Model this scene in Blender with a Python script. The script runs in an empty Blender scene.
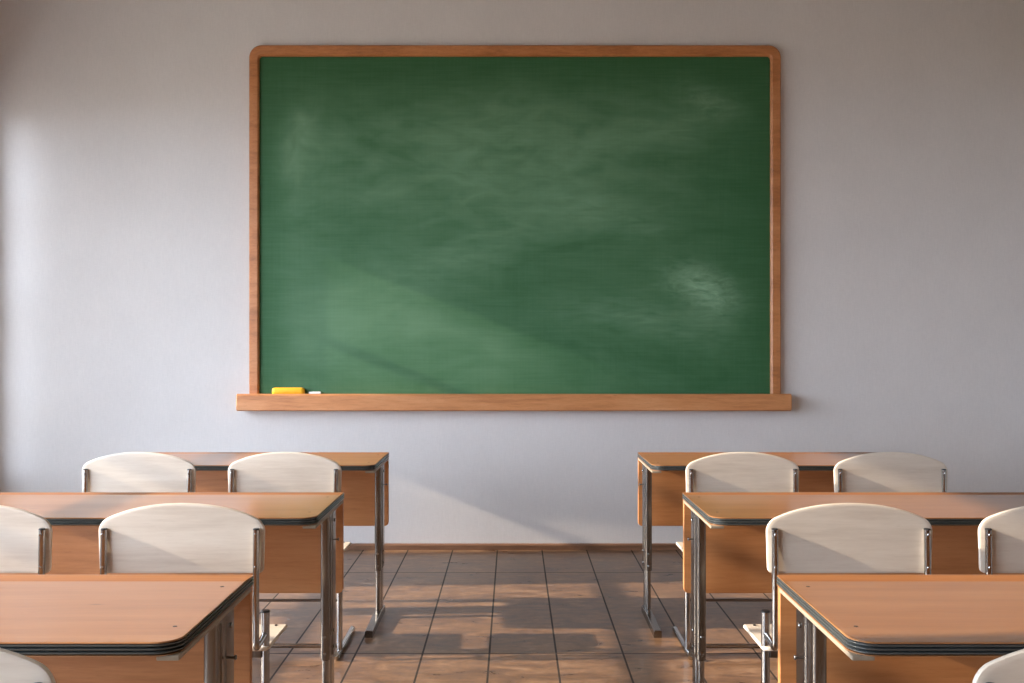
import bpy, bmesh, math, random
from mathutils import Vector, Matrix

random.seed(7)
S = bpy.context.scene
COL = S.collection
PI = math.pi

# ------------------------------------------------------------------ layout (metres; camera at the origin, looking along +Y)
CAM_H = 1.28
WALL_Y = 6.127
XL, XR = -3.22, 3.25
YB, ZC = -2.6, 3.55
DESK_H = 0.742
AISLE = 0.605
DESK_W, DESK_D = 1.235, 0.53
ROWS = [2.31, 3.57, 4.86]            # far edge of the desk rows
CHAIR_Y = [1.48, 2.70, 3.95]
CHAIR_X = [0.908, 1.487]
SUN_DIR = Vector((1.0, 0.06, -0.395))

# ------------------------------------------------------------------ object helpers
def finish(name, bm, mat, parent=None, smooth=None):
    me = bpy.data.meshes.new(name)
    bmesh.ops.recalc_face_normals(bm, faces=bm.faces[:])
    bm.to_mesh(me); bm.free()
    mats = mat if isinstance(mat, (list, tuple)) else [mat]
    for m in mats: me.materials.append(m)
    if smooth is not None:
        for p in me.polygons: p.use_smooth = True
        if hasattr(me, 'set_sharp_from_angle'): me.set_sharp_from_angle(angle=math.radians(smooth))
    o = bpy.data.objects.new(name, me)
    COL.objects.link(o)
    if parent: o.parent = parent
    return o

def thing(name, label, cat, loc=(0, 0, 0), group=None):
    o = bpy.data.objects.new(name, None); COL.objects.link(o)
    o.empty_display_size = 0.1
    o.location = loc; o['label'] = label; o['category'] = cat
    if group: o['group'] = group
    return o

def tag(o, label, cat, group=None):
    o['label'] = label; o['category'] = cat
    if group: o['group'] = group
    return o

def structure(o):
    o['kind'] = 'structure'
    return o

def dup(root, loc, label):
    r = root.copy(); COL.objects.link(r); r.location = loc; r['label'] = label
    for ch in list(root.children):
        c = ch.copy(); COL.objects.link(c); c.parent = r
        for g in list(ch.children):
            d = g.copy(); COL.objects.link(d); d.parent = c
    return r

# ------------------------------------------------------------------ shape helpers
def add_box(bm, x0, x1, y0, y1, z0, z1, bev=0.0, seg=2):
    r = bmesh.ops.create_cube(bm, size=1.0)
    vs = r['verts']
    bmesh.ops.scale(bm, vec=(x1-x0, y1-y0, z1-z0), verts=vs)
    bmesh.ops.translate(bm, vec=((x0+x1)/2, (y0+y1)/2, (z0+z1)/2), verts=vs)
    if bev > 0:
        es = list({e for v in vs for e in v.link_edges})
        bmesh.ops.bevel(bm, geom=es, offset=bev, segments=seg, profile=0.5, affect='EDGES')

def box(*a, **k):
    bm = bmesh.new(); add_box(bm, *a, **k); return bm

def rrect(x0, x1, y0, y1, rf, rb, inset=0.0, n=7):
    """rounded rectangle, counter-clockwise; rf = radius at y0 corners, rb = radius at y1 corners"""
    x0 += inset; x1 -= inset; y0 += inset; y1 -= inset
    rf = max(rf-inset, 0.0008); rb = max(rb-inset, 0.0008)
    pts = []
    for cx, cy, r, a0 in ((x0+rf, y0+rf, rf, PI), (x1-rf, y0+rf, rf, 1.5*PI), (x1-rb, y1-rb, rb, 0), (x0+rb, y1-rb, rb, .5*PI)):
        for i in range(n):
            a = a0 + .5*PI*i/(n-1)
            pts.append((cx+r*math.cos(a), cy+r*math.sin(a)))
    return pts

def loft(bm, loops, cap0=True, cap1=True, closed=True):
    vl = [[bm.verts.new(p) for p in lp] for lp in loops]
    for a, b in zip(vl, vl[1:]):
        n = len(a)
        for i in range(n if closed else n-1):
            j = (i+1) % n
            bm.faces.new((a[i], a[j], b[j], b[i]))
    if cap0: bm.faces.new(list(reversed(vl[0])))
    if cap1: bm.faces.new(vl[-1])
    return vl

def add_tube(bm, pts, r, seg=14, sx=1.0, sy=1.0, bev=0.0):
    """round bar along a polyline; sx, sy flatten the section"""
    pts = [Vector(p) for p in pts]
    n = len(pts)
    tang = []
    for i in range(n):
        t = (pts[min(i+1, n-1)]-pts[max(i-1, 0)]).normalized(); tang.append(t)
    t0 = tang[0]
    up = Vector((1, 0, 0)) if abs(t0.x) < .8 else Vector((0, 1, 0))
    u = (up - t0*up.dot(t0)).normalized()
    rings = []
    st = []
    for i in range(n):
        t = tang[i]
        u = (u - t*u.dot(t)).normalized(); v = t.cross(u)
        st.append((pts[i], u.copy(), v.copy(), 1.0))
    if bev > 0:
        a, b = st[0], st[-1]
        st = [(a[0], a[1], a[2], 1-bev/r), (a[0]+tang[0]*bev, a[1], a[2], 1.0)] + st[1:-1] + \
             [(b[0]-tang[-1]*bev, b[1], b[2], 1.0), (b[0], b[1], b[2], 1-bev/r)]
    for p, uu, vv, k in st:
        rings.append([p + uu*(r*sx*k*math.cos(2*PI*j/seg)) + vv*(r*sy*k*math.sin(2*PI*j/seg)) for j in range(seg)])
    loft(bm, rings)

def tube(*a, **k):
    bm = bmesh.new(); add_tube(bm, *a, **k); return bm

def fillet(pts, r, n=7):
    """round the inner corners of a polyline"""
    P = [Vector(p) for p in pts]; out = [P[0]]
    for a, b, c in zip(P, P[1:], P[2:]):
        d1 = (a-b).normalized(); d2 = (c-b).normalized()
        ang = d1.angle(d2); l = r/math.tan(ang/2)
        s, e = b+d1*l, b+d2*l
        for i in range(n+1):
            t = i/n
            out.append((1-t)**2*s + 2*t*(1-t)*b + t*t*e)
    out.append(P[-1])
    return out

# ------------------------------------------------------------------ materials
def new_mat(name):
    m = bpy.data.materials.new(name); m.use_nodes = True
    nt = m.node_tree
    return m, nt, nt.nodes['Principled BSDF']

class NT:
    """small wrapper to write node graphs as expressions"""
    def __init__(s, nt): s.nt = nt
    def node(s, t, **k):
        n = s.nt.nodes.new(t)
        for a, b in k.items(): setattr(n, a, b)
        return n
    def put(s, sock, v):
        if isinstance(v, bpy.types.NodeSocket): s.nt.links.new(v, sock)
        else: sock.default_value = v
    def math(s, op, a, b=None, c=None, clamp=False):
        n = s.node('ShaderNodeMath', operation=op, use_clamp=clamp)
        s.put(n.inputs[0], a)
        if b is not None: s.put(n.inputs[1], b)
        if c is not None: s.put(n.inputs[2], c)
        return n.outputs[0]
    def noise(s, vec, scale, detail=4, rough=.55, dist=0.0):
        n = s.node('ShaderNodeTexNoise')
        s.put(n.inputs['Vector'], vec); s.put(n.inputs['Scale'], scale)
        s.put(n.inputs['Detail'], detail); s.put(n.inputs['Roughness'], rough); s.put(n.inputs['Distortion'], dist)
        return n.outputs[0]
    def mapping(s, vec, loc=(0, 0, 0), rot=(0, 0, 0), scale=(1, 1, 1)):
        n = s.node('ShaderNodeMapping')
        s.put(n.inputs['Vector'], vec); s.put(n.inputs['Location'], loc); s.put(n.inputs['Rotation'], rot); s.put(n.inputs['Scale'], scale)
        return n.outputs[0]
    def ramp(s, f, stops):
        n = s.node('ShaderNodeValToRGB')
        cr = n.color_ramp
        while len(cr.elements) < len(stops): cr.elements.new(.5)
        for e, (p, c) in zip(cr.elements, stops):
            e.position = p; e.color = (*c, 1) if len(c) == 3 else c
        s.put(n.inputs[0], f)
        return n.outputs[0]
    def mix(s, f, a, b, blend='MIX'):
        n = s.node('ShaderNodeMix', data_type='RGBA', blend_type=blend)
        s.put(n.inputs[0], f); s.put(n.inputs[6], a if not isinstance(a, tuple) else (*a, 1)[:4]); s.put(n.inputs[7], b if not isinstance(b, tuple) else (*b, 1)[:4])
        return n.outputs[2]
    def bump(s, h, strength=.2, dist=.01):
        n = s.node('ShaderNodeBump')
        s.put(n.inputs['Height'], h); s.put(n.inputs['Strength'], strength); s.put(n.inputs['Distance'], dist)
        return n.outputs[0]
    def obj(s, jitter=0.0):
        tc = s.node('ShaderNodeTexCoord').outputs['Object']
        if not jitter: return tc
        oi = s.node('ShaderNodeObjectInfo').outputs['Random']
        cx = s.node('ShaderNodeCombineXYZ')
        s.put(cx.inputs[0], s.math('MULTIPLY', oi, jitter)); s.put(cx.inputs[1], s.math('MULTIPLY', oi, jitter*.73)); s.put(cx.inputs[2], s.math('MULTIPLY', oi, jitter*.41))
        a = s.node('ShaderNodeVectorMath', operation='ADD')
        s.put(a.inputs[0], tc); s.put(a.inputs[1], cx.outputs[0])
        return a.outputs[0]

def lin(r, g, b):
    f = lambda c: (c/255/12.92 if c/255 <= .04045 else ((c/255+.055)/1.055)**2.4)
    return (f(r), f(g), f(b))

def wood(name, dark, mid, light, stretch, rough=.35, knots=0.0, spec=.5, coat=0.0, line=.5, jitter=9.0):
    m, nt, b = new_mat(name); N = NT(nt)
    v = N.obj(jitter)
    sv = N.mapping(v, scale=stretch)
    a = N.noise(sv, 2.2, 5, .6, .4)
    f = N.noise(N.mapping(v, scale=tuple(s*3.2 for s in stretch)), 4.0, 4, .65)
    g = N.math('ADD', N.math('MULTIPLY', a, .65), N.math('MULTIPLY', f, .35))
    c = N.ramp(g, [(.32, dark), (.5, mid), (.68, light)])
    # fine darker pores
    p = N.noise(N.mapping(v, scale=tuple(s*9 for s in stretch)), 5.0, 2, .5)
    pr = N.ramp(p, [(.28, (1, 1, 1)), (.40, (0, 0, 0))])
    c = N.mix(N.math('MULTIPLY', pr, line), c, dark)
    if knots:
        k = N.node('ShaderNodeTexVoronoi'); k.feature = 'F1'
        N.put(k.inputs['Vector'], N.mapping(v, scale=(1.0 if stretch[0] < 2 else 3, 1.0 if stretch[1] < 2 else 3.0, 1.0 if stretch[2] < 2 else 3.0))); N.put(k.inputs['Scale'], 2.6)
        kr = N.ramp(k.outputs['Distance'], [(.02, (1, 1, 1)), (.055, (0, 0, 0))])
        c = N.mix(N.math('MULTIPLY', kr, knots), c, tuple(x*.35 for x in dark))
    N.put(b.inputs['Base Color'], c)
    N.put(b.inputs['Roughness'], N.math('ADD', rough-.04, N.math('MULTIPLY', f, .08)))
    b.inputs['Specular IOR Level'].default_value = spec
    b.inputs['Coat Weight'].default_value = coat
    b.inputs['Coat Roughness'].default_value = .15
    N.put(b.inputs['Normal'], N.bump(f, .08, .002))
    return m

M = {}
M['desk_wood'] = wood('desk_beech', lin(134, 85, 46), lin(155, 104, 63), lin(168, 118, 76), (.55, 7, 7), rough=.30, knots=.55, coat=.55, line=.35)
M['ledge_wood'] = wood('desk_lipping', lin(132, 82, 44), lin(152, 98, 56), lin(164, 110, 68), (.5, 7, 7), rough=.62, knots=.6, spec=.25, line=.35)
M['panel_wood'] = wood('panel_beech', lin(164, 104, 58), lin(188, 124, 74), lin(200, 138, 88), (.5, 6, 6), rough=.42, knots=.35, line=.35)
M['frame_wood'] = wood('frame_alder', lin(154, 94, 52), lin(190, 122, 72), lin(206, 140, 90), (1.2, 6, 5), rough=.42, line=.4)
M['tray_wood'] = wood('tray_alder', lin(164, 102, 60), lin(200, 134, 84), lin(214, 152, 104), (.6, 6, 5), rough=.42, knots=.5, line=.3)
M['chair_wood'] = wood('chair_birch', lin(200, 183, 165), lin(217, 202, 185), lin(226, 213, 197), (.6, 8, 7), rough=.38, knots=.0, line=.3)
M['base_wood'] = wood('baseboard_walnut', lin(96, 66, 48), lin(122, 88, 66), lin(140, 104, 80), (.6, 6, 6), rough=.4)

def plain(name, col, rough=.5, metal=0.0, spec=.5, var=.06, bump=0.0, scale=30):
    m, nt, b = new_mat(name); N = NT(nt)
    n = N.noise(N.obj(3.0), scale, 3)
    d = tuple(x*(1-var) for x in col); l = tuple(min(x*(1+var), 1) for x in col)
    N.put(b.inputs['Base Color'], N.ramp(n, [(.3, d), (.7, l)]))
    b.inputs['Roughness'].default_value = rough; b.inputs['Metallic'].default_value = metal
    b.inputs['Specular IOR Level'].default_value = spec
    if bump: N.put(b.inputs['Normal'], N.bump(n, bump, .003))
    return m

M['chrome'] = plain('chrome', (.45, .44, .43), .13, 1.0)
M['steel'] = plain('steel', (.235, .215, .195), .24, 1.0, var=.12, scale=9)
M['steel_light'] = plain('steel_light', (.36, .34, .32), .26, 1.0, var=.12, scale=9)
M['steel_dark'] = plain('steel_dark', (.20, .18, .165), .30, 1.0, var=.12, scale=9)
M['edge'] = plain('edge_band', lin(96, 99, 98), .20, 0.5, .6)
M['cap'] = plain('cap_black', lin(40, 40, 42), .35)
M['screw'] = plain('screw_dark', lin(44, 32, 26), .4)
M['rail'] = plain('rail_beige', lin(150, 134, 114), .5)
M['sponge'] = plain('eraser_yellow', lin(232, 176, 22), .6, var=.05, bump=.1)
M['felt'] = plain('eraser_felt', lin(196, 150, 30), .9)
M['chalk'] = plain('chalk_white', lin(240, 240, 240), .9, spec=.1)

# plaster wall with a fine linen grain
def wall_mat(name, col):
    m, nt, b = new_mat(name); N = NT(nt)
    v = N.obj()
    h = N.noise(N.mapping(v, scale=(6, 6, 60)), 4.0, 4, .7)
    w = N.noise(N.mapping(v, scale=(60, 60, 6)), 4.0, 4, .7)
    t = N.math('MULTIPLY', N.math('ADD', h, w), .5)
    big = N.noise(v, 2.2, 4, .6)
    t2 = N.math('ADD', N.math('MULTIPLY', t, .7), N.math('MULTIPLY', big, .3))
    N.put(b.inputs['Base Color'], N.ramp(t2, [(.36, tuple(c*.91 for c in col)), (.64, tuple(min(c*1.04, 1) for c in col))]))
    b.inputs['Roughness'].default_value = .85
    b.inputs['Specular IOR Level'].default_value = .25
    N.put(b.inputs['Normal'], N.bump(t, .22, .004))
    return m
M['wall'] = wall_mat('wall_plaster', lin(222, 216, 213))
M['ceiling'] = wall_mat('ceiling_paint', lin(190, 185, 178))
M['side'] = wall_mat('side_wall_paint', lin(188, 182, 176))
M['rear'] = wall_mat('rear_wall_paint', lin(92, 76, 64))
M['window_white'] = plain('window_frame_white', lin(225, 225, 225), .4)
M['outside'] = plain('outside_ground', lin(140, 132, 118), .9, scale=2)

# brown stone-look floor tiles
def floor_mat():
    m, nt, b = new_mat('floor_tiles'); N = NT(nt)
    v = N.obj()
    br = N.node('ShaderNodeTexBrick'); br.offset = 0.0; br.squash = 1.0; br.offset_frequency = 1; br.squash_frequency = 1
    N.put(br.inputs['Vector'], N.mapping(v, loc=(.098, -4.085, 0)))
    for k, val in (('Scale', 1.0), ('Brick Width', .274), ('Row Height', 1.43), ('Mortar Size', .0042), ('Mortar Smooth', .15), ('Bias', 0.0)):
        br.inputs[k].default_value = val
    br.inputs['Color1'].default_value = (*lin(112, 82, 62), 1)
    br.inputs['Color2'].default_value = (*lin(132, 98, 74), 1)
    br.inputs['Mortar'].default_value = (*lin(44, 36, 32), 1)
    rv = N.mapping(v, rot=(0, 0, math.radians(-42)), scale=(1.8, 5.0, 1))
    n1 = N.noise(rv, 2.6, 6, .62, 1.2)
    n2 = N.noise(v, 26, 4, .6)
    g = N.math('ADD', N.math('MULTIPLY', n1, .75), N.math('MULTIPLY', n2, .25))
    veins = N.ramp(g, [(.34, lin(70, 51, 38)), (.46, lin(108, 80, 58)), (.55, lin(132, 100, 74)), (.66, lin(164, 130, 102))])
    c = N.mix(.78, br.outputs['Color'], veins)
    c = N.mix(br.outputs['Fac'], c, lin(42, 34, 30))
    N.put(b.inputs['Base Color'], c)
    N.put(b.inputs['Roughness'], N.math('ADD', N.math('MULTIPLY', n1, .22), N.math('ADD', .20, N.math('MULTIPLY', br.outputs['Fac'], .4))))
    b.inputs['Specular IOR Level'].default_value = .6
    hgt = N.math('SUBTRACT', N.math('MULTIPLY', n1, .35), br.outputs['Fac'])
    N.put(b.inputs['Normal'], N.bump(hgt, .28, .004))
    return m
M['floor'] = floor_mat()

# green board with wiped chalk haze
def board_mat():
    m, nt, b = new_mat('green_board'); N = NT(nt)
    v = N.obj()
    sep = N.node('ShaderNodeSeparateXYZ'); N.put(sep.inputs[0], v)
    X, Z = sep.outputs[0], sep.outputs[2]
    def smear(cx, cz, rx, rz, ang, gain, nscale=(3, 3, 14), ns=3.0, soft=.45, lo=.18):
        ca, sa = math.cos(math.radians(ang)), math.sin(math.radians(ang))
        dx = N.math('SUBTRACT', X, cx); dz = N.math('SUBTRACT', Z, cz)
        u = N.math('ADD', N.math('MULTIPLY', dx, ca/rx), N.math('MULTIPLY', dz, sa/rx))
        w = N.math('ADD', N.math('MULTIPLY', dx, -sa/rz), N.math('MULTIPLY', dz, ca/rz))
        d2 = N.math('ADD', N.math('MULTIPLY', u, u), N.math('MULTIPLY', w, w))
        e = N.math('POWER', 2.718, N.math('MULTIPLY', d2, -1.0))
        nz = N.noise(N.mapping(v, loc=(cx*3, 0, cz*5), rot=(0, math.radians(-ang), 0), scale=nscale), ns, 4, soft, .6)
        return N.math('MULTIPLY', N.math('MULTIPLY', e, gain), N.ramp(nz, [(lo, (0, 0, 0)), (1-lo, (1, 1, 1))]))
    W = lambda px: (px-513.3)/163.8
    H = lambda py: CAM_H+(341.5-py)/163.8
    terms = [
        smear(W(500), H(150), 1.0, .44, 8, .58, (2, 2, 5), 2.0),
        smear(W(520), H(120), .22, .40, 0, .16, (3, 3, 3), 2.0),
        smear(W(712), H(290), .25, .11, -20, 1.25, (3, 3, 9), 3.2, .6, .25),
        smear(W(720), H(310), .16, .22, 20, .40, (3, 3, 8), 3.0),
        smear(W(640), H(318), .42, .12, -12, .42, (2, 2, 10), 2.6),
        smear(W(293), H(142), .09, .22, -24, .62, (3, 3, 2.5), 2.6),
        smear(W(300), H(170), .16, .30, -20, .28, (3, 3, 3), 2.4),
        smear(W(712), H(98), .26, .09, -24, .75, (3, 3, 7), 3.0, .6, .22),
        smear(W(660), H(130), .45, .12, 10, .30, (2, 2, 8), 2.4),
        smear(W(600), H(210), .45, .13, -14, .36, (2, 2, 9), 2.6),
        smear(W(480), H(250), .55, .14, 20, .30, (2, 2, 8), 2.6),
        smear(W(335), H(325), .55, .34, 0, .40, (1.2, 2, 2), 2.0, .4, .05),
        smear(W(450), H(340), .62, .20, -18, .34, (1.2, 2, 3), 2.0, .4, .05),
    ]
    s = terms[0]
    for t in terms[1:]: s = N.math('ADD', s, t)
    wide = N.noise(N.mapping(v, scale=(1.0, 1, 2.4)), 1.6, 5, .6, .8)
    s = N.math('ADD', s, N.math('MULTIPLY', N.ramp(wide, [(.25, (0, 0, 0)), (.8, (1, 1, 1))]), .22))
    # thin the haze at sides and top, painting in the edges' light falloff
    def ss(v, a, b):
        n = N.node('ShaderNodeMapRange', interpolation_type='SMOOTHSTEP')
        N.put(n.inputs['Value'], v); n.inputs['From Min'].default_value = a; n.inputs['From Max'].default_value = b
        return n.outputs[0]
    edge = N.math('MULTIPLY', N.math('MULTIPLY', ss(X, W(772), W(690)), ss(X, W(258), W(300))), ss(Z, H(54), H(125)))
    s = N.math('MULTIPLY', s, N.math('ADD', N.math('MULTIPLY', edge, .85), .15))
    # faint strokes of the wiping cloth, and the weave of the coating
    st = N.noise(N.mapping(v, rot=(0, math.radians(12), 0), scale=(1.2, 1, 34)), 3.0, 3, .6)
    s = N.math('ADD', s, N.math('MULTIPLY', N.math('SUBTRACT', st, .5), .16))
    sv = N.noise(N.mapping(v, scale=(34, 1, 1.2)), 3.0, 3, .6)
    s = N.math('ADD', s, N.math('MULTIPLY', N.math('SUBTRACT', sv, .5), .08), clamp=True)
    c = N.mix(N.math('MULTIPLY', s, .50), lin(50, 96, 58), lin(176, 214, 178))
    N.put(b.inputs['Base Color'], c)
    b.inputs['Roughness'].default_value = .62
    b.inputs['Specular IOR Level'].default_value = .3
    return m
M['board'] = board_mat()

# ------------------------------------------------------------------ the room
structure(finish('floor', box(XL-.2, XR+.2, YB-.2, WALL_Y+.2, -.1, 0), M['floor']))
structure(finish('ceiling', box(XL-.2, XR+.2, YB-.2, WALL_Y+.2, ZC, ZC+.15), M['ceiling']))
structure(finish('wall_back', box(XL-.2, XR+.2, WALL_Y, WALL_Y+.2, 0, ZC), M['wall']))
structure(finish('wall_right', box(XR, XR+.2, YB, WALL_Y, 0, ZC), M['side']))
structure(finish('wall_rear', box(XL-.2, XR+.2, YB-.2, YB, 0, ZC), M['rear']))

SILL, HEAD = .48, 2.69
OPEN = [(-2.2, 1.25), (1.55, 5.08), (5.695, 5.985)]     # window openings in the wall on the sun's side
bm = bmesh.new()
T0, T1 = XL-.14, XL
add_box(bm, T0, T1, YB, WALL_Y, 0, SILL)
add_box(bm, T0, T1, YB, WALL_Y, HEAD, ZC)
ys = [YB] + [q for o in OPEN for q in o] + [WALL_Y]
for i in range(0, len(ys), 2): add_box(bm, T0, T1, ys[i], ys[i+1], SILL, HEAD)
structure(finish('wall_left', bm, M['wall']))
BARS = (.92, 1.50, 2.13)
for i, (a, b) in enumerate(OPEN):
    bm = bmesh.new()
    fx0, fx1 = XL-.10, XL-.05
    fw = .03 if b-a > 1 else .012
    add_box(bm, fx0, fx1, a, a+fw, SILL, HEAD); add_box(bm, fx0, fx1, b-fw, b, SILL, HEAD)
    add_box(bm, fx0, fx1, a+fw, b-fw, SILL, SILL+.04); add_box(bm, fx0, fx1, a+fw, b-fw, HEAD-.03, HEAD)
    for z in BARS: add_box(bm, fx0, fx1, a+fw, b-fw, z-.024, z+.024)
    if b-a > 1:
        n = 3
        for k in range(1, n):
            y = a+(b-a)*k/n
            add_box(bm, fx0, fx1, y-.02, y+.02, SILL+.04, HEAD-.03)
    structure(finish('window_%d' % (i+1), bm, M['window_white']))

bm = bmesh.new()
prof = [(WALL_Y, 0), (WALL_Y-.016, 0), (WALL_Y-.016, .028), (WALL_Y-.011, .036), (WALL_Y, .038)]
loft(bm, [[(XL, y, z) for y, z in prof], [(XR, y, z) for y, z in prof]])
structure(finish('baseboard_back', bm, M['base_wood']))
structure(finish('sun_block_outside', box(-4.75, -4.30, 5.30, 5.79, -.5, 4.2), M['outside']))  # unseen block added outside to hold back sun and sky at the narrow window
structure(finish('ground', box(-60, XL-.2, -40, 40, -.6, -.5), M['outside']))

# ------------------------------------------------------------------ the chalkboard
BX0, BX1 = -1.6135, 1.634
BT, TRAY_T, TRAY_B = 3.09, .963, .860
FF = WALL_Y-.052                       # front face of the frame
board = thing('chalkboard', 'large green chalkboard in an orange wooden frame on the pale wall', 'chalkboard', (0.01, WALL_Y, TRAY_B))
bl = board.location.copy()
def bpart(name, bm, mat, parent=board, smooth=None):
    bmesh.ops.translate(bm, vec=-bl, verts=bm.verts[:])
    return finish(name, bm, mat, parent, smooth)
surf = bpart('writing_surface', box(BX0+.03, BX1-.03, WALL_Y-.026, WALL_Y-.002, TRAY_T-.03, BT-.03), M['board'])
# object coordinates of the board material are taken from the room's origin
surf.data.transform(Matrix.Translation(bl)); surf.location = -bl
def arch(x0, x1, z0, z1, r, n=9):
    pts = [(x0, z0)]
    for cx, a0 in ((x0+r, PI), (x1-r, .5*PI)):
        for i in range(n):
            a = a0 - .5*PI*i/(n-1)
            pts.append((cx+r*math.cos(a), z1-r+r*math.sin(a)))
    pts.append((x1, z0)); return pts
fz = TRAY_T-.006
A = [arch(BX0, BX1, fz, BT, .075), arch(BX0+.007, BX1-.007, fz, BT-.007, .068), arch(BX0+.050, BX1-.050, fz, BT-.055, .028),
     arch(BX0+.058, BX1-.062, fz, BT-.066, .020)]
prof = [(A[0], WALL_Y-.001), (A[0], FF+.007), (A[1], FF), (A[2], FF), (A[3], FF+.010), (A[3], WALL_Y-.020)]
bm = bmesh.new()
n = len(A[0])
loft(bm, [[(c[i][0], y, c[i][1]) for c, y in prof] for i in range(n)])
bpart('frame', bm, M['frame_wood'], smooth=35)
bm = bmesh.new()
ty = WALL_Y-.108
tp = [(WALL_Y-.001, TRAY_B), (ty+.006, TRAY_B), (ty, TRAY_B+.006), (ty, TRAY_T-.012), (ty+.004, TRAY_T-.003), (ty+.012, TRAY_T),
      (ty+.022, TRAY_T-.002), (ty+.030, TRAY_T-.007), (WALL_Y-.045, TRAY_T-.007), (WALL_Y-.001, TRAY_T-.006)]
x0, x1 = -1.677, 1.685
e = .005
cy, cz = WALL_Y-.054, (TRAY_B+TRAY_T)/2
shr = lambda p: (p[0], cz+(p[1]-cz)*.93) if p[0] > WALL_Y-.01 else (p[0]+.004 if p[0] < cy else p[0], cz+(p[1]-cz)*.93)
loft(bm, [[(x0, *shr(p)) for p in tp], [(x0+e, *p) for p in tp], [(x1-e, *p) for p in tp], [(x1, *shr(p)) for p in tp]])
bpart('chalk_tray', bm, M['tray_wood'])

# yellow eraser and a piece of chalk on the tray
tray_z = TRAY_T-.007
er = thing('board_eraser', 'yellow rounded board eraser lying on the chalk tray', 'eraser', (-1.372, WALL_Y-.0515, tray_z+.0004))
bm = bmesh.new()
loops = []
for z, ins in ((.006, .002), (.010, 0), (.028, 0), (.036, .003), (.041, .010), (.043, .018)):
    loops.append([(x, y, z) for x, y in rrect(-.1, .1, -.0235, .0235, .022, .022, ins)])
loft(bm, loops); finish('eraser_body', bm, M['sponge'], er, 40)
bm = bmesh.new()
loft(bm, [[(x, y, z) for x, y in rrect(-.098, .098, -.0228, .0228, .021, .021, 0)] for z in (0, .0065)])
finish('felt_pad', bm, M['felt'], er)
ck = finish('chalk_stick', tube([(-.036, 0, .009), (.036, .004, .009)], .009, 16, bev=.002), M['chalk'], smooth=40)
ck.location = (-1.210, WALL_Y-.060, tray_z)
tag(ck, 'short white chalk stick beside the yellow eraser on the tray', 'chalk')

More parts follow.
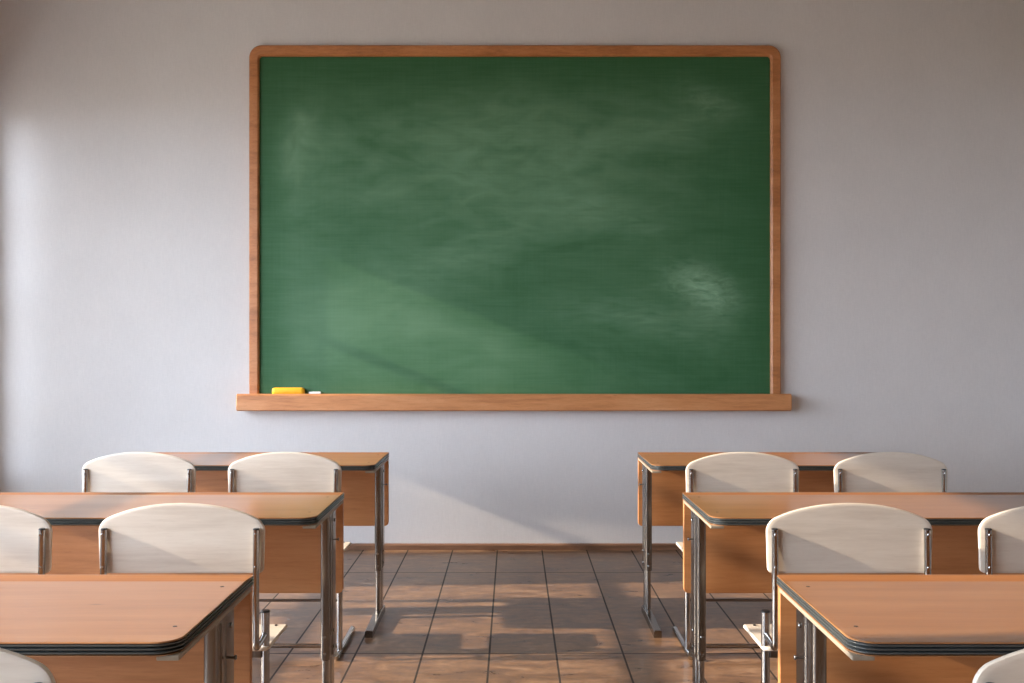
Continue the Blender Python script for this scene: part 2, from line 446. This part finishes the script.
# ------------------------------------------------------------------ the two-seat desk (origin: floor, middle of the far edge)
def make_desk(label):
    d = thing('school_desk', label, 'desk', group='two-seat school desks')
    W2 = DESK_W/2
    TH = .0262
    R = lambda ins, z: [(x, y, z) for x, y in rrect(-W2, W2, -DESK_D, 0, .046, .010, ins)]
    top = DESK_H
    bm = bmesh.new()
    # wood slab: the far 75 mm fall away very slightly as a pen ledge
    lo = [R(.006, top-TH), R(.0012, top-TH), R(0, top-TH+.0008), R(0, top-TH+.0022), R(.0095, top-TH+.0026),
          R(.0095, top-.0032), R(0, top-.0028), R(0, top-.0014), R(.0014, top)]
    vl = loft(bm, lo, True, False)
    up = vl[-1]
    ledge = .078
    x0, x1 = -W2+.0014, W2-.0014
    n = len(up)
    # split the top: a = near corners' points, b = far corners' points
    near = up[:14]; far = up[14:]
    l = bm.verts.new((x0, -ledge, top)); r = bm.verts.new((x1, -ledge, top))
    bm.faces.new(near + [r, l])
    bm.faces.new([r] + far + [l]).material_index = 1
    for lp in vl[-3:]:
        for v in lp[14:]: v.co.z -= (.0030 if lp is not vl[-3] else .0)
    slab = finish('tabletop', bm, [M['desk_wood'], M['ledge_wood']], d)
    bm = bmesh.new()
    z0, z1 = top-TH+.0024, top-.0030
    loops = [R(.0110, z0)]
    k = 3
    for i in range(k):
        a = z0+(z1-z0)*i/k; h = (z1-z0)/k
        for f, ins in ((.01, .0080), (.15, .0078), (.24, .0014), (.38, -.0008), (.66, -.0008), (.84, .0014), (.95, .0078)):
            loops.append(R(ins, a+h*f))
    loops.append(R(.0110, z1))
    loft(bm, loops, False, False)
    finish('edge_band', bm, M['edge'], slab, 50)['label'] = 'dark grey ribbed edge band'
    for sx in (-1, 1):
        for y in (-DESK_D+.10, -.125):
            c = finish('screw', tube([(sx*(W2-.038), y, top-.004), (sx*(W2-.038), y, top+.0006)], .0042, 12), M['screw'], slab)
    # rails under the two ends
    for sx in (-1, 1):
        xa, xb = sorted((sx*(W2+.001), sx*(W2-.040)))
        finish('side_rail', box(xa, xb, -DESK_D+.006, -.032, top-TH-.009, top-TH, bev=.002), M['rail'], d)['label'] = 'beige rail under the tabletop'
    # modesty panel, lower corners rounded
    bm = bmesh.new()
    zb, zt = .385, top-TH
    def P(ins, y):
        pts = rrect(-W2+.001, W2-.001, zb, zt, .018, .001, ins)
        return [(x, y, z) for x, z in pts]
    loft(bm, [P(.0015, -.031), P(0, -.0295), P(0, -.0145), P(.0015, -.013)])
    finish('modesty_panel', bm, M['panel_wood'], d)
    for sx in (-1, 1):
        xi = sx*(W2-.005); xo = sx*(W2-.035)      # aisle face and inner face
        xa, xb = sorted((xi, xo)); xm = (xa+xb)/2
        ya, yb = -.272, -.142
        bm = bmesh.new()
        # outer sleeve: a flat tube nearest the sitter, a second one behind it, joined by a narrow web
        def S_(ins, z, y0, y1, dx): 
            a_, b_ = (xa+(dx if sx < 0 else 0), xb-(dx if sx > 0 else 0))
            a_, b_ = (xa, xb-dx) if sx < 0 else (xa+dx, xb)
            return [(x, y, z) for x, y in rrect(a_, b_, y0, y1, .009, .009, ins, 6)]
        for y0, y1, dx in ((ya, ya+.052, 0), (ya+.060, yb, .003)):
            loft(bm, [S_(.002, .222, y0, y1, dx), S_(0, .224, y0, y1, dx), S_(0, top-TH-.012, y0, y1, dx)])
        add_box(bm, xm-.006, xm+.006, ya+.045, ya+.068, .224, top-TH-.012)
        leg = finish('leg', bm, M['steel'], d, 40)
        bm = bmesh.new()
        for y0, y1 in ((ya, ya+.052), (ya+.060, yb)):
            I_ = lambda z: [(x, y, z) for x, y in rrect(xa+.0045, xb-.0045, y0+.006, y1-.006, .007, .007, 0, 6)]
            loft(bm, [I_(.020), I_(.235)])
        finish('inner_leg', bm, M['steel_light'], leg, 40)
        for z in (.245, .300):
            finish('bolt', tube([(xm, ya+.001, z), (xm, ya-.003, z)], .0055, 10, bev=.001), M['chrome'], leg)
            finish('bolt', tube([(xi-sx*.001, (ya+yb)/2+.02, z), (xi+sx*.003, (ya+yb)/2+.02, z)], .0055, 10, bev=.001), M['chrome'], leg)
        finish('bolt', tube([(xi-sx*.001, yb-.034, .672), (xi+sx*.004, yb-.034, .672)], .006, 12, bev=.001), M['chrome'], leg)
        # seam rib along the leg's aisle face
        finish('seam', tube([(xi, ya+.026, .30), (xi, ya+.026, top-TH-.02)], .0022, 8), M['steel_dark'], leg)
        # short bag peg with a round head
        bm = tube([(xi-sx*.002, -.205, .612), (xi+sx*.018, -.205, .612)], .0024, 10)
        add_tube(bm, [(xi+sx*.016, -.205, .612), (xi+sx*.021, -.205, .612)], .0055, 12, bev=.0015)
        finish('bag_hook', bm, M['steel_dark'], d, 40)
        # foot: channel running towards the sitter
        bm = bmesh.new()
        fa, fb = xa-.002, xb+.002
        F = lambda y, z1, ins: [(fa+ins, y, .0), (fb-ins, y, .0), (fb-ins, y, z1-.003), (fb-ins-.003, y, z1), (fa+ins+.003, y, z1), (fa+ins, y, z1-.003)]
        loft(bm, [F(-.132, .028, .001), F(-.135, .030, 0), F(-.272, .036, 0), F(-.556, .030, 0), F(-.560, .028, .001)])
        finish('foot', bm, M['steel'], d)
    # bar tying the two ends together under the top
    finish('cross_rail', box(-W2+.036, W2-.036, -.225, -.200, top-TH-.040, top-TH-.004, bev=.003), M['steel_dark'], d)
    return d

# ------------------------------------------------------------------ the chair (origin: floor, below the middle of the backrest)
def make_chair(label):
    c = thing('school_chair', label, 'chair', group='pale wooden school chairs')
    HW, TOP, BOT, T = .2255, .842, .652, .013
    curve = lambda x: .03*x*x
    def ztop(s):
        z = TOP-.041*s*s-.011*s**4
        e = HW*abs(s)-(HW-.024)
        if e > 0: z -= .024-math.sqrt(max(.024**2-e*e, 0))
        return z
    def zbot(s):
        e = HW*abs(s)-(HW-.014)
        return BOT+(.014-math.sqrt(max(.014**2-e*e, 0)) if e > 0 else 0)
    n = 30
    ss = [math.sin((i/n-.5)*PI) for i in range(n+1)]
    def ring(ins, y):
        up, dn = [], []
        for s in ss:
            zt, zb = ztop(s)-ins, zbot(s)+ins
            for lst, z in ((up, zt), (dn, zb)):
                x = s*(HW-ins-.030*(.77-min(z, .77)))
                lst.append((x, y+curve(x), z))
        return dn, up
    bm = bmesh.new()
    rows = [ring(i, y) for i, y in ((.0085, -T/2), (.004, -T/2), (.0012, -T/2+.0012), (0, -T/2+.004), (0, T/2-.004), (.0012, T/2-.0012), (.004, T/2), (.0085, T/2))]
    loops = [dn+list(reversed(up)) for dn, up in rows]
    vl = loft(bm, loops, False, False)
    m = n+1
    for lp, flip in ((vl[0], True), (vl[-1], False)):
        for i in range(n):
            q = [lp[i], lp[i+1], lp[2*m-2-i], lp[2*m-1-i]]
            bm.faces.new(list(reversed(q)) if flip else q)
    finish('backrest', bm, M['chair_wood'], c, 40)
    # seat: plywood sheet, front edge rolled down a little
    bm = bmesh.new()
    zs = .420
    Q = lambda ins, dz: [(x, y, zs+dz-(max(0, y-.30)/.05)**2*.006) for x, y in rrect(-.209, .209, .100, .348, .02, .012, ins)]
    loft(bm, [Q(.003, -.012), Q(0, -.009), Q(0, -.003), Q(.003, 0)])
    seat = finish('seat', bm, M['chair_wood'], c)
    for sx in (-1, 1):
        for y in (.135, .325):
            zz = zs-(max(0, y-.30)/.05)**2*.006
            finish('screw', tube([(sx*.178, y, zz-.003), (sx*.178, y, zz+.0012)], .0045, 10), M['screw'], seat)
    for sx in (-1, 1):
        xt = sx*.2065
        yt = curve(.2055)-T/2-.0085
        pts = fillet([(sx*.2055, yt, .772), (sx*.2055, yt-.003, .66), (sx*.2055, yt-.004, .451), (sx*.1965, .107, .451)], .020, 6)
        bt = finish('back_tube', tube(pts, .0088, 14), M['chrome'], c, 50)
        finish('end_cap', tube([(sx*.2055, yt, .7705), (sx*.2055, yt, .776)], .0092, 14, bev=.002), M['cap'], bt, 40)['label'] = 'black plastic tube cap'
        for z in (.760, .672):
            finish('rivet', tube([(sx*.2055, yt-.008, z), (sx*.2055, yt-.0128, z)], .0042, 10, bev=.001), M['chrome'], bt)
        post = finish('leg', tube([(sx*.1965, .120, .018), (sx*.1965, .120, .514)], .0122, 16), M['chrome'], c, 50)
        finish('leg_cap', tube([(sx*.1965, .120, .512), (sx*.1965, .120, .519)], .0126, 16, bev=.002), M['cap'], post, 40)['label'] = 'black plastic tube cap'
        rp = fillet([(sx*.1965, .030, .030), (sx*.1965, .045, .0125), (sx*.1965, .440, .0125)], .012, 5)
        rn = finish('floor_runner', tube(rp[0:1]+rp[1:], .0125, 14), M['chrome'], c, 50)
        finish('runner_cap', tube([(sx*.1965, .436, .0125), (sx*.1965, .446, .0125)], .0127, 14, bev=.002), M['cap'], rn, 40)
        xa, xb = sorted((sx*.188, sx*.168))
        finish('seat_rail', box(xa, xb, .108, .335, zs-.032, zs-.0115, bev=.003), M['steel_dark'], c)
    finish('stretcher', tube([(-.1965, .120, .036), (.1965, .120, .036)], .0090, 12), M['chrome'], c, 50)
    finish('stretcher', tube([(-.1965, .120, .222), (.1965, .120, .222)], .0058, 12), M['steel_dark'], c, 50)
    finish('seat_bar', box(-.187, .187, .110, .134, zs-.034, zs-.012, bev=.003), M['steel_dark'], c)
    return c

rown = ['row nearest the viewer', 'middle row', 'row by the chalkboard']
side = {-1: 'left of the aisle', 1: 'right of the aisle'}
desk0 = None
for r, y in enumerate(ROWS):
    for sx in (-1, 1):
        lab = 'wooden two-seat desk with ribbed grey edge, %s, %s' % (rown[r], side[sx])
        loc = (sx*(AISLE+DESK_W/2)+(.004 if r == 0 else 0), y, 0)
        if desk0 is None:
            desk0 = make_desk(lab); desk0.location = loc
        else: dup(desk0, loc, lab)
chair0 = None
for r, y in enumerate(CHAIR_Y):
    for sx in (-1, 1):
        for k, x in enumerate(CHAIR_X):
            if r == 0 and k == 1: continue          # wholly outside the photograph
            where = ('next to the aisle' if k == 0 else 'away from the aisle')
            lab = 'pale wooden chair %s, at %s desk of the %s' % (where, side[sx].split()[0], ['row nearest the viewer', 'middle row', 'row by the chalkboard'][r])
            loc = (sx*x + {(1, -1, 0): .009, (1, -1, 1): .010, (1, 1, 0): .003, (1, 1, 1): 0.0, (2, 1, 1): .010}.get((r, sx, k), .001), y, 0)
            if chair0 is None:
                chair0 = make_chair(lab); chair0.location = loc
            else: dup(chair0, loc, lab)

# ------------------------------------------------------------------ light: low sun and sky through the windows
sun = bpy.data.lights.new('sun', 'SUN'); sun.energy = 11.0; sun.angle = math.radians(.7); sun.color = (1.0, .86, .68)
so = bpy.data.objects.new('sun', sun); COL.objects.link(so)
so.rotation_euler = SUN_DIR.to_track_quat('-Z', 'Y').to_euler(); so.location = (-8, 2, 5)
w = bpy.data.worlds.new('sky'); S.world = w; w.use_nodes = True
bg = w.node_tree.nodes['Background']
bg.inputs['Color'].default_value = (.71, .835, 1.0, 1); bg.inputs['Strength'].default_value = 13.4
for i, (a, b) in enumerate(OPEN):
    L = bpy.data.lights.new('window_portal', 'AREA'); L.shape = 'RECTANGLE'
    L.size = b-a; L.size_y = HEAD-SILL
    L.cycles.is_portal = True
    o = bpy.data.objects.new('window_portal', L); COL.objects.link(o)
    o.location = (XL-.15, (a+b)/2, (SILL+HEAD)/2)
    o.rotation_euler = Matrix(((0, 0, -1), (1, 0, 0), (0, -1, 0))).to_euler()

# ------------------------------------------------------------------ camera and view
cam = bpy.data.cameras.new('camera'); cam.lens = 35; cam.sensor_width = 36; cam.sensor_fit = 'HORIZONTAL'
cam.shift_x = -.0013; cam.shift_y = 0.0; cam.clip_start = .05
co = bpy.data.objects.new('camera', cam); COL.objects.link(co)
co.location = (0, 0, CAM_H); co.rotation_euler = (PI/2, 0, 0)
S.camera = co
vs = S.view_settings
vs.view_transform = 'Standard'; vs.look = 'None'; vs.gamma = 1.0; vs.use_curve_mapping = False; vs.exposure = 0.0
S.cycles.use_denoising = True
S.cycles.max_bounces = 10; S.cycles.diffuse_bounces = 7; S.cycles.glossy_bounces = 4
S.cycles.sample_clamp_indirect = 8.0
